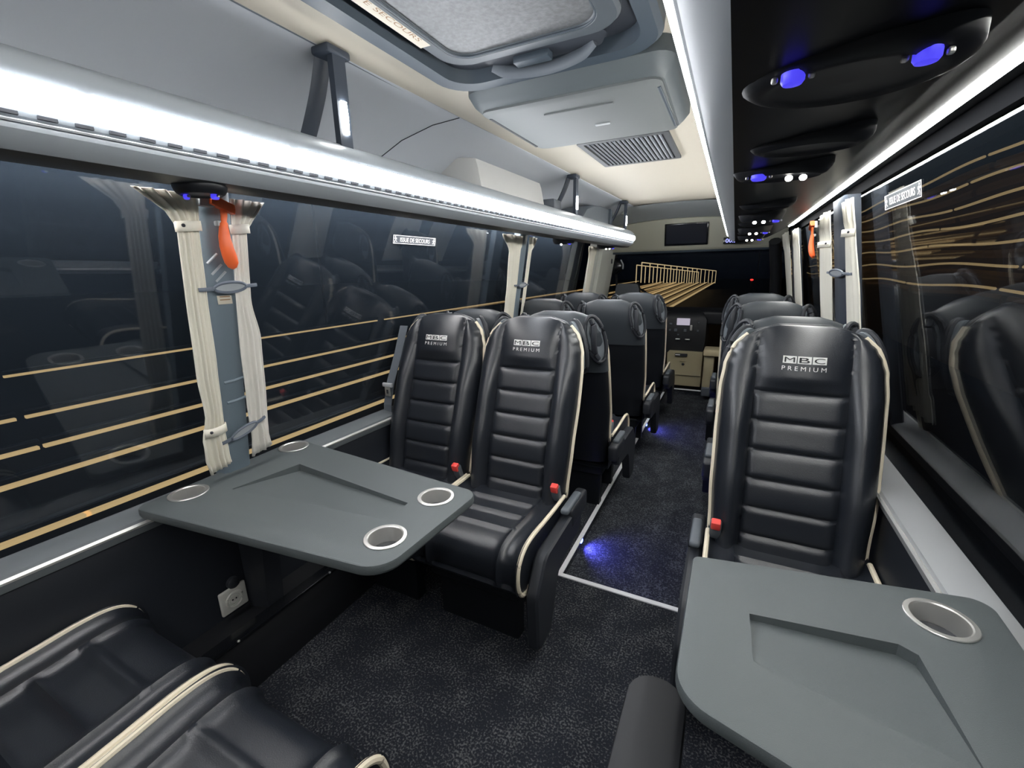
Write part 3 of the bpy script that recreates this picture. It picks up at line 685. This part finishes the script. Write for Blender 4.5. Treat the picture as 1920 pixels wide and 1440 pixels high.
# ------------------------------------------------------------------ curtains
def curtain_obj(name, label, side, rows, material, pleats=5, amp=.007, off=.03, bands=(), ragged=True, button=True):
    t = thing('curtain', label, 'curtain', (wx(side, rows[0][1], .7, off), (rows[-1][1] + rows[-1][2]) / 2, rows[-1][0]), 'cream window curtains')
    rws = []
    for (z0, a0, b0), (z1, a1, b1) in zip(rows, rows[1:]):
        n = max(2, int(abs(z1 - z0) / .02))
        for k in range(n):
            s = k / n; s2 = s * s * (3 - 2 * s); rws.append((z0 + (z1 - z0) * s, a0 + (a1 - a0) * s2, b0 + (b1 - b0) * s2))
    rws.append(rows[-1]); NN = pleats * 8; R = []
    for ri, (z, a, b) in enumerate(rws):
        row = []; rr_ = random.Random(7)
        for k in range(NN + 1):
            u = k / NN; ph = 2 * pi * pleats * u; am = amp * (.8 + .4 * sin(u * 9 + z * 3)) * (1.15 if z > 1.47 else (1.2 if z < .84 else .6))
            y = a + (b - a) * (u + .5 / pleats / 2 / pi * sin(ph) * .9)
            zz = z
            if ri == len(rws) - 1 and ragged: zz += .018 * ((k // 8) / pleats - .5)
            row.append((wx(side, y, zz, off + am * (1 + sin(ph))), y, zz))
        R.append(row)
    m_ = M().loft(R, False)
    b = obj('cloth', m_, material, t, True, angle=180, solid=.0022)
    for z, a, bb in bands:
        q = []
        for k in range(17):
            u = k / 16; y = a - .004 + (bb - a + .008) * u; q.append((wx(side, y, z, off + .004 + .022 * sin(pi * u) ** .5), y, z + .006 * (u - .5)))
        bd = obj('tie_band', M().loft([[Vector(p) + Vector((0, 0, dz)) for p in q] for dz in (-.013, .013)], False), material, t, True, solid=.003)
        if button: 
            y = a + .008; obj('button', M().ell((wx(side, y, z, off + .022), y, z), .004, .005, .005, 10, 6), plast, bd, True)
    return t
curtain_obj('c', 'cream curtain left of the first window post, fanned at its top', -1, [(1.548, .600, .745), (1.50, .665, .742), (1.462, .688, .741), (1.30, .689, .745), (1.06, .693, .754), (.92, .704, .757), (.845, .690, .76), (.775, .690, .765), (.735, .70, .77)], curtain, 5, .006, .032, [(1.466, .687, .742), (.872, .700, .757)])
curtain_obj('c', 'cream curtain right of the first window post beside the orange hammer', -1, [(1.548, .830, .930), (1.50, .83, .895), (1.465, .83, .872), (1.27, .826, .872), (1.13, .826, .897), (.95, .832, .902), (.80, .838, .902), (.745, .834, .912)], curtain2, 4, .006, .032, [(1.468, .828, .874)], button=False)
curtain_obj('c', 'cream curtain on the near side of the second left post', -1, [(1.55, 2.42, 2.68), (1.45, 2.53, 2.68), (1.2, 2.55, 2.69), (.75, 2.56, 2.70)], curtain, 4, .010, .03)
curtain_obj('c', 'cream curtain on the far side of the second left post', -1, [(1.55, 2.79, 2.90), (1.45, 2.80, 2.85), (1.2, 2.80, 2.85), (.75, 2.80, 2.85)], curtain, 3, .008, .03)
curtain_obj('c', 'cream curtain behind the broad pillar at the left front', -1, [(1.54, 4.05, 4.27), (1.4, 4.12, 4.28), (1.1, 4.15, 4.28), (.75, 4.15, 4.28)], curtain, 4, .010, .03)
curtain_obj('c', 'cream curtain nearest the camera on the right window', 1, [(1.57, 2.06, 2.23), (1.47, 2.04, 2.20), (1.2, 1.98, 2.20), (1.0, 1.96, 2.20), (.75, 1.96, 2.20)], curtain, 4, .006, -.028, [(1.45, 2.04, 2.20)])
curtain_obj('c', 'cream curtain on the far side of the navy right post', 1, [(1.57, 2.50, 2.74), (1.45, 2.50, 2.80), (1.2, 2.50, 2.83), (.75, 2.50, 2.84)], curtain, 4, .006, -.028, [(1.43, 2.50, 2.80)])
curtain_obj('c', 'cream curtain between the far right posts, near side', 1, [(1.58, 3.63, 3.94), (1.4, 3.62, 3.98), (1.1, 3.58, 4.0), (.75, 3.58, 4.0)], curtain, 4, .006, -.028)
curtain_obj('c', 'farthest cream curtain on the right window', 1, [(1.60, 4.25, 4.75), (1.4, 4.2, 4.64), (1.1, 4.18, 4.6), (.75, 4.18, 4.6)], curtain, 4, .006, -.028)
# curtain clips: strap with an oval plate
def clip(side, y, z, half, tilt, label, d=.045):
    t = thing('curtain_clip', label, 'clip', (wx(side, y, z, d), y, z), 'curtain clips')
    def P(u, v, e): 
        zz = z + tilt * u + v; return Vector((wx(side, y, zz, d + e), y + u, zz))
    R = []
    ov = [(half * .55 * cos(a), .0145 * sin(a)) for a in [2 * pi * k / 28 for k in range(28)]]
    obj('ring', M().tube([P(u, v, .002) for u, v in ov], .0042, 8, True), clipgrey, t, True)
    obj('insert', M().loft([[P(u * .93, v * .9, e) for u, v in ov] for e in (-.003, .002)]), insertm, t)
    for s in (-1, 1):
        obj('strap', M().tube([P(s * half * .54, 0, 0), P(s * half * .75, 0, .001), P(s * half, 0, -.006)], .003, 6, ry=.006), clipgrey, t, True)
clip(-1, .806, 1.304, .085, .05, 'grey curtain clip above the sticker on the first left post')
clip(-1, .812, .842, .078, .30, 'tilted grey curtain clip low on the first left post')
clip(-1, 2.75, 1.24, .11, 0, 'grey curtain clip on the second left post')
clip(1, 2.35, 1.30, .26, 0, 'grey curtain clip across the navy post on the right', -.018)

# ------------------------------------------------------------------ emergency hammers
def hammer(side, y, z, label, off, ln=1.0, s=1):
    t = thing('emergency_hammer', label, 'hammer', (wx(side, y, z, off), y, z))
    def P(e, u, v): return Vector((wx(side, y, z + v, off + e), y + u, z + v))
    obj('head', M().loft([[P(.004 + dx, u, .0 + dz - u * .35) for dx, dz in ((-.010, -.012), (.010, -.012), (.012, 0), (.010, .012), (-.010, .012))] for u in (-.028 * s, .0, .028 * s, .034 * s)]), orange, t, True)
    hp = [(.004, .008, -.008, .010), (.004, .008, -.030, .009), (.004, .006, -.045, .008), (.004, .005, -.05, .012), (.005, .004, -.06, .0125), (.008, .002, -.085, .016), (.010, .004, -.11, .0185), (.010, .010, -.135, .020), (.008, .016, -.155, .019), (.006, .019, -.168, .012), (.006, .02, -.173, .003)]
    R = []
    for e, u, v, r in hp: R.append([P(e + cos(2 * pi * k / 14) * r * .75, u * s + sin(2 * pi * k / 14) * r, v * ln) for k in range(14)])
    obj('handle', M().loft(R), orange, t, True, angle=60)
    obj('holder', M().loft([[P(-.012 + dx, u, .008 + dz) for dx, dz in ((-.012, -.016), (.014, -.016), (.016, .0), (.012, .016), (-.012, .018))] for u in (-.052 * s, -.045 * s, -.012 * s)]), greyl, t, True)
    obj('clip', M().box(P(-.004, -.004 * s, -.05), (.02, .016, .014), .003), greyl, t, True)
hammer(-1, .792, 1.528, 'orange emergency hammer hanging on the first left window post', .05)
hammer(1, 3.02, 1.545, 'orange emergency hammer hanging by the right window beyond the curtains', -.025, 1.0, -1)

# ------------------------------------------------------------------ window signs
def sign(side, y0, y1, z, h, label):
    yc = (y0 + y1) / 2; W = abs(y1 - y0); P0 = Vector((gx(side, yc, z, .0012), yc, z))
    t = thing('exit_sign', label, 'sign', P0)
    uy = Vector((side * -.188, 0, 1)).normalized(); ux = Vector((TOE if side < 0 else 0, 1, 0)) * (1 if side < 0 else -1); ux.normalize()
    nrm = ux.cross(uy); o = P0
    def Q(u, v, e=0): return o + ux * u + uy * v + nrm * e
    def rect(m_, u0, u1, v0, v1, e): return m_.loft([[Q(u0, v0, e), Q(u1, v0, e), Q(u1, v1, e), Q(u0, v1, e)], [Q(u0, v0, e + .0004), Q(u1, v0, e + .0004), Q(u1, v1, e + .0004), Q(u0, v1, e + .0004)]])
    obj('backing', rect(M(), -W / 2, W / 2, -h / 2, h / 2, 0), mat('sign_smoke', (.06, .07, .085), .5), t)
    b = M(); e = .0025
    rect(b, -W / 2, W / 2, h / 2 - e, h / 2, .0006); rect(b, -W / 2, W / 2, -h / 2, -h / 2 + e, .0006); rect(b, -W / 2, -W / 2 + e, -h / 2, h / 2, .0006); rect(b, W / 2 - e, W / 2, -h / 2, h / 2, .0006)
    obj('border', b, whitetext, t)
    l = M(); vs, fs = text_mesh('ISSUE DE SECOURS', W * .70, h * .50); l.add([Q(v.x, v.y, .0008) for v in vs], fs); obj('lettering', l, whitetext, t, solid=.0004)
    for s in (-1, 1):
        g = M(); k = h * .36; uc = s * (W / 2 - h * .38)
        def limb(pts, wd):
            for (u0, v0), (u1, v1) in zip(pts, pts[1:]):
                d = Vector((u1 - u0, v1 - v0)).normalized(); n = Vector((-d.y, d.x)) * wd
                g.loft([[Q(uc + s * u0 * k + n.x, v0 * k + n.y, .0008), Q(uc + s * u0 * k - n.x, v0 * k - n.y, .0008), Q(uc + s * u1 * k - n.x, v1 * k - n.y, .0008), Q(uc + s * u1 * k + n.x, v1 * k + n.y, .0008)], [Q(uc + s * u0 * k + n.x, v0 * k + n.y, .0012), Q(uc + s * u0 * k - n.x, v0 * k - n.y, .0012), Q(uc + s * u1 * k - n.x, v1 * k - n.y, .0012), Q(uc + s * u1 * k + n.x, v1 * k + n.y, .0012)]])
        limb([(0, .55), (-.1, -.1)], .0028); limb([(-.1, -.1), (.35, -.45), (.3, -1)], .0018); limb([(-.1, -.1), (-.35, -.6), (-.8, -.75)], .0018); limb([(0, .5), (.5, .15), (.75, .45)], .0015); limb([(0, .5), (-.5, .4), (-.6, 0)], .0015)
        g.loft([[Q(uc + s * .08 * k + .0032 * cos(a), .85 * k + .0032 * sin(a), e_) for a in [2 * pi * q / 10 for q in range(10)]] for e_ in (.0008, .0012)])
        obj('running_figure', g, whitetext, t)
sign(-1, 1.640, 1.953, 1.487, .0385, 'white emergency exit sign on the left window')
sign(1, 1.642, 1.977, 1.533, .0455, 'white emergency exit sign on the right window')

# ------------------------------------------------------------------ low wall socket and heater box
t = thing('heater_duct', 'black duct along the floor under the left window', 'duct', (-.88, .8, 0))
obj('casing', M().prism([(-.95, 0), (-.80, 0), (-.80, .12), (-.845, .20), (-.95, .20)], 'y', .30, 1.45), mat('duct_black', (.012, .013, .016), .45), t, True)
obj('ledge', M().box((-.83, .80, .203), (.05, .9, .012), .003), blackm, t, True)
for y in (.62, .98, 1.06): obj('screw', M().ell((-.806, y, .207), .005, .005, .004, 8, 5), chrome, t, True)
t = thing('power_socket', 'square white power socket low on the left wall under the table', 'socket', (-.93, .70, .26))
n_ = Vector((1, 0, .05)).normalized()
obj('plate', M().box((-.928, .69, .27), (.012, .088, .088), .005, seg=3), greyl if False else mat('socket_white', (.62, .62, .58), .5), t, True)
obj('ring', M().tube([(-.921, .69 + .026 * cos(a), .27 + .026 * sin(a)) for a in [2 * pi * k / 24 for k in range(24)]], .0042, 6, True), mat('socket_white'), t, True)
obj('ring', M().tube([(-.921, .69 + .017 * cos(a), .27 + .017 * sin(a)) for a in [2 * pi * k / 24 for k in range(24)]], .002, 6, True), mat('socket_white'), t, True)
for dy in (-.006, .006): obj('hole', M().ell((-.9215, .69 + dy, .27), .002, .003, .003, 8, 5), slotm, t)
obj('cap', M().lathe([(.02, -.01), (.02, .004), (.015, .008), (.001, .009)], (-.928, .70, .325), (1, 0, 0), 18), plast, t, True)

# ------------------------------------------------------------------ aisle lamps
def floor_lamp(y, label):
    t = thing('floor_lamp', label, 'light', (AX0, y, AF / 2 - .005), 'blue aisle lamps')
    obj('lens', M().ell((AX0 + .002, y, AF / 2 + .0), .006, .018, .011, 14, 8), mat('led_blue_bright', (.1, .1, .4), .4, emit=(.12, .2, 1.0), es=9), t, True)
    l = bpy.data.lights.new('glow', 'SPOT'); l.energy = 9; l.color = (.12, .12, 1.0); l.spot_size = 2.4; l.spot_blend = .8; l.shadow_soft_size = .01
    lo = bpy.data.objects.new('glow', l); COL.objects.link(lo); lo.parent = t; lo.location = (.012, 0, .01); lo.rotation_euler = Vector((1, .05, -.35)).to_track_quat('-Z', 'Y').to_euler()
floor_lamp(1.93, 'blue lamp in the aisle step beside the left emblem seat')
floor_lamp(3.85, 'blue lamp in the aisle step beside the front left row')

# ------------------------------------------------------------------ front cabin
t = thing('header_screen', 'black screen set into the cream header', 'screen', (.03, 4.82, 1.65))
rx = Matrix.Rotation(math.radians(-15.5), 3, 'X')
obj('bezel', M().box((.035, 4.818, 1.652), (.405, .02, .215), .006, rot=Matrix.Rotation(.27, 3, 'X')), blackm, t, True)
obj('panel', M().box((.035, 4.8075, 1.655), (.375, .004, .185), .002, rot=Matrix.Rotation(.27, 3, 'X')), mat('screen_off', (.012, .014, .022), .25), t)
t = thing('clock_display', 'small black clock with blue digits under the right rack end', 'clock', (.46, 4.75, 1.58))
obj('case', M().box((.474, 4.74, 1.570), (.195, .05, .060), .006), blackm, t, True); obj('bracket', M().box((.474, 4.80, 1.585), (.12, .10, .03), .004), blackm, t)
lm = M(); text_on(lm, '00:23', .118, .036, (.455, 4.714, 1.570), (1, 0, 0), (0, 0, 1), .0006); obj('digits', lm, clockm, t, solid=.0008)
t = thing('ceiling_spot', 'small round downlight in the grey front soffit', 'light', (-.52, 4.55, 1.85))
obj('bezel', M().lathe([(.03, .02), (.03, -.004), (.018, -.004), (.016, .012)], (-.50, 4.46, 1.845), n=20), chrome, t, True)
t = thing('dashboard', 'black dashboard with centre console and beige lower panel', 'dashboard', (.05, 5.4, 0))
obj('top_shelf', M().prism(rounded([(5.25, .72), (5.95, .72), (5.95, .84), (5.35, .90), (5.22, .86)], .03), 'x', -.93, .93), blackmat, t, True)
c = obj('console', M().loft([[(-.17 - k, 5.20 - o, z), (.28 + k, 5.20 - o, z), (.30 + k, 5.5, z), (-.19 - k, 5.5, z)] for z, k, o in ((.40, -.02, 0), (.55, .0, .02), (.78, .0, .04), (.85, -.04, .0), (.875, -.08, -.06))]), blackmat, t, True)
obj('display', M().box((.045, 5.155, .755), (.135, .02, .075), .004), screenm, c)
for k, (x, z, wd, ht) in enumerate(((-.085, .73, .03, .02), (-.09, .66, .02, .02), (.13, .69, .025, .06), (.20, .66, .02, .02), (-.03, .66, .03, .03), (.07, .66, .03, .03), (.0, .56, .05, .012), (.10, .56, .05, .012), (.0, .61, .02, .015), (.20, .75, .015, .015))):
    obj('control', M().box((x, 5.158, z), (wd, .02, ht), .004), chrome if k in (2, 6, 7) else plast_grey, c)
b = obj('lower_panel', M().loft([[(-.10 - k, 5.20 - o, z), (.27, 5.20 - o, z), (.27, 5.45, z), (-.10 - k, 5.45, z)] for z, k, o in ((.02, 0, .0), (.14, 0, .01), (.15, 0, .03), (.30, 0, .02), (.40, .0, .05), (.425, -.02, .05))]), beigem, t, True, angle=25)
obj('tray', M().box((.05, 5.143, .385), (.13, .02, .03), .003), slotm, b); obj('ashtray', M().box((.07, 5.172, .315), (.07, .02, .015), .005), beigem, b); obj('socket', M().ell((.075, 5.17, .275), .016, .012, .016, 12, 8), slotm, b, True)
obj('label', M().box((.015, 5.1325, .387), (.05, .002, .01)), whitetext, b)
t = thing('cool_box', 'beige box with lid standing right of the dashboard console', 'box', (.37, 5.1, 0))
obj('body', M().box((.345, 5.08, .25), (.10, .2, .36), .012), beigem, t, True); obj('lid', M().box((.385, 5.06, .46), (.20, .24, .07), .015), mat('box_beige', (.55, .47, .30), .6), t, True)
obj('foot', M().box((.34, 5.06, .03), (.09, .2, .1), .01), plast_grey, t)
t = thing('driver_seat', 'dark driver seat at the left front, its headrest in view', 'seat', (-.52, 4.95, 0))
obj('headrest', M().loft([[(-.50 + dx * k, 4.78 + dy, z) for dx, dy in ((-.13, -.04), (.13, -.04), (.13, .05), (-.13, .05))] for z, k in ((1.02, 1.0), (1.12, .95), (1.165, .85), (1.18, .7))]), leather_back, t, True, angle=50)
obj('backrest', M().loft([[(-.50 + dx * k, 4.80 + dy, z) for dx, dy in ((-.22, -.05), (.22, -.05), (.22, .07), (-.22, .07))] for z, k in ((.45, 1), (.8, 1), (.98, .9), (1.03, .7))]), leather_back, t, True, angle=50)
obj('cushion', M().box((-.50, 5.0, .40), (.46, .46, .16), .04), leather_back, t, True); obj('pedestal', M().box((-.50, 5.0, .16), (.3, .34, .32), .02), shellm, t)
t = thing('steering_wheel', 'black steering wheel at the left front', 'steering wheel', (-.52, 5.3, .9))
cc = Vector((-.56, 5.35, .93)); nn = Vector((0, -.85, .5)).normalized(); aa = Vector((1, 0, 0)); bb = nn.cross(aa)
obj('rim', M().tube([cc + aa * .2 * cos(2 * pi * k / 36) + bb * .2 * sin(2 * pi * k / 36) for k in range(36)], .014, 8, True), blackmat, t, True)
obj('hub', M().ell(cc, .07, .05, .07), blackmat, t, True); obj('spoke', M().tube([cc - aa * .19, cc + aa * .19], .014, 6), blackmat, t, True); obj('column', M().tube([cc, cc - nn * .25], .03, 10), blackmat, t, True)
t = thing('pillar_camera', 'black round unit with stalk beside the left front pillar', 'mirror', (-.70, 5.1, 1.3))
obj('shell', M().ell((-.72, 5.05, 1.36), .10, .04, .09), blackm, t, True); obj('stalk', M().tube([(-.70, 5.06, 1.30), (-.69, 5.1, 1.1), (-.70, 5.3, .88)], .014, 8), blackmat, t, True)
obj('rim_strip', M().tube([(-.645, 5.03, 1.43), (-.618, 5.03, 1.38), (-.62, 5.03, 1.33)], .008, 6), greyl, t, True)  # pale grey strip along the edge of the shell
t = thing('wing_mirror', 'tall black wing mirror outside the left front window', 'mirror', (-1.2, 5.6, 1.1))
obj('housing', M().ell((-1.10, 5.55, 1.08), .10, .07, .24), blackmat, t, True); obj('arm', M().tube([(-1.10, 5.5, 1.0), (-.845, 5.5, .95)], .02, 8), blackmat, t, True)

# ------------------------------------------------------------------ outside at night
struct('ground', M().box((0, 20, -.85), (160, 140, .1)), roadm, 'dark road surface outside')
Z0 = 1.336
bars = [(6.90, 8.6), (4.68, 6.3), (3.74, 5.1), (3.15, 4.3), (2.45, 3.55)]
def dy_start(r): return 0
ter = thing('lit_terrace', 'tiers of glowing gold light bars outside the left windows', 'light installation', (-4, 6, -.8))
for i, (ratio, X_) in enumerate(bars):
    x = .5 - X_; z = Z0 - X_ / ratio
    ys = [(-22, X_ / (4.55 - .26 * i)), (X_ / (4.26 - .165 * i), 9), (9.3, 26), (26.4, 46)]
    for a, b in ys:
        obj('light_bar', M().box((x, (a + b) / 2, z), (.05, b - a, .030 - .002 * i)), goldm, ter)
        obj('nosing', M().box((x + .03, (a + b) / 2, z + .075), (.05, b - a, .012)), plast, ter)
def skew(y, k, w, z, h, name, material):
    xa, xb = -1.63 - .50 * k, -1.19 - .72 * k; y0 = 15 + k * .8; f = (y0 - 17) / 31
    x0 = xa + (xb - xa) * f; obj(name, M().loft([[(x0 + d, y0, z + e) for d, e in ((-w, -h), (w, -h), (w, h), (-w, h))], [(xb + d, 48, z + e) for d, e in ((-w * 1.2, -h), (w * 1.2, -h), (w * 1.2, h), (-w * 1.2, h))]]), material, ter)
for k in range(8):
    skew(17, k, .035, -.15, .03, 'light_bar', goldm); skew(17, k + .42, .13, -.20, .02, 'tread', treadm)
for i, (ratio, X_) in enumerate(bars):
    x = .5 - X_; z = Z0 - X_ / ratio; obj('tread', M().box((x - .3, 30, z - .06), (.4, 34, .03)), treadm, ter)
fa = thing('lit_facade', 'brown slatted facade with rows of gold light bars outside the right windows', 'building', (4.7, 15, -.8))
obj('wall', M().box((4.9, 17, .85), (.2, 30, 4.6)), mat('facade_brown', (.20, .13, .07), .8), fa)
for k, z in enumerate((3.25, 2.85, 2.45, 2.06, 1.68, 1.28, .86)):
    for q in range(6):
        ya, yb = 3 + q * 4.6 + k * .5, 3 + q * 4.6 + 4.4 + k * .5
        pth = [(4.56, ya + (yb - ya) * i / 14, z + .035 * sin((ya + (yb - ya) * i / 14) * 1.1 + k * 1.3)) for i in range(15)]
        obj('light_bar', M().tube(pth, .026, 6, ry=.026), mat('facade_bar', (.4, .3, .15), .6, emit=(.50, .34, .15), es=.8), fa)
        obj('slat', M().tube([(4.70, y, zz - .18) for x, y, zz in pth], .05, 6, ry=.08), mat('facade_slat', (.28, .18, .09), .8), fa)
fn = thing('railing', 'glowing gold railing at the far end of the terrace ahead', 'railing', (-4, 30, 0))
def fence(xa, ya, xb, yb, z0, z1, n):
    for k in range(n):
        s = k / (n - 1); x = xa + (xb - xa) * s; y = ya + (yb - ya) * s
        a, b = z0[0] + (z0[1] - z0[0]) * s, z1[0] + (z1[1] - z1[0]) * s; obj('post', M().box((x, y, (a + b) / 2), (.04, .04, b - a)), fencem, fn)
    obj('rail', M().tube([(xa, ya, z1[0]), (xb, yb, z1[1])], .025, 6), fencem, fn)
fence(-3.5, 22, -.79, 38, (.66, .10), (1.60, 1.03), 15)
fence(-4.12, 24, -2.03, 38, (.60, .10), (1.50, .96), 11)
def lamp_post(name, label, x, y, z, m, rx):
    t = thing(name, label, 'light', (x, y, -.8)); obj('post', M().box((x, y + .1, (z - .8) / 2), (.08, .08, z + .8)), blackmat, t)
    obj('lens', M().ell((x, y, z), rx, .06, rx * .6), m, t, True)
lamp_post('warning_lamp', 'small red lamp glowing far ahead through the windscreen', 1.45, 30, .55, redlamp, .09)
lamp_post('street_lamp', 'small amber lamp far ahead near the windscreen edge', 2.1, 40, 3.2, ambl, .16)
lamp_post('street_lamp', 'small amber lamp far beyond the left windows', -16, 14, 4.9, ambl, .16)
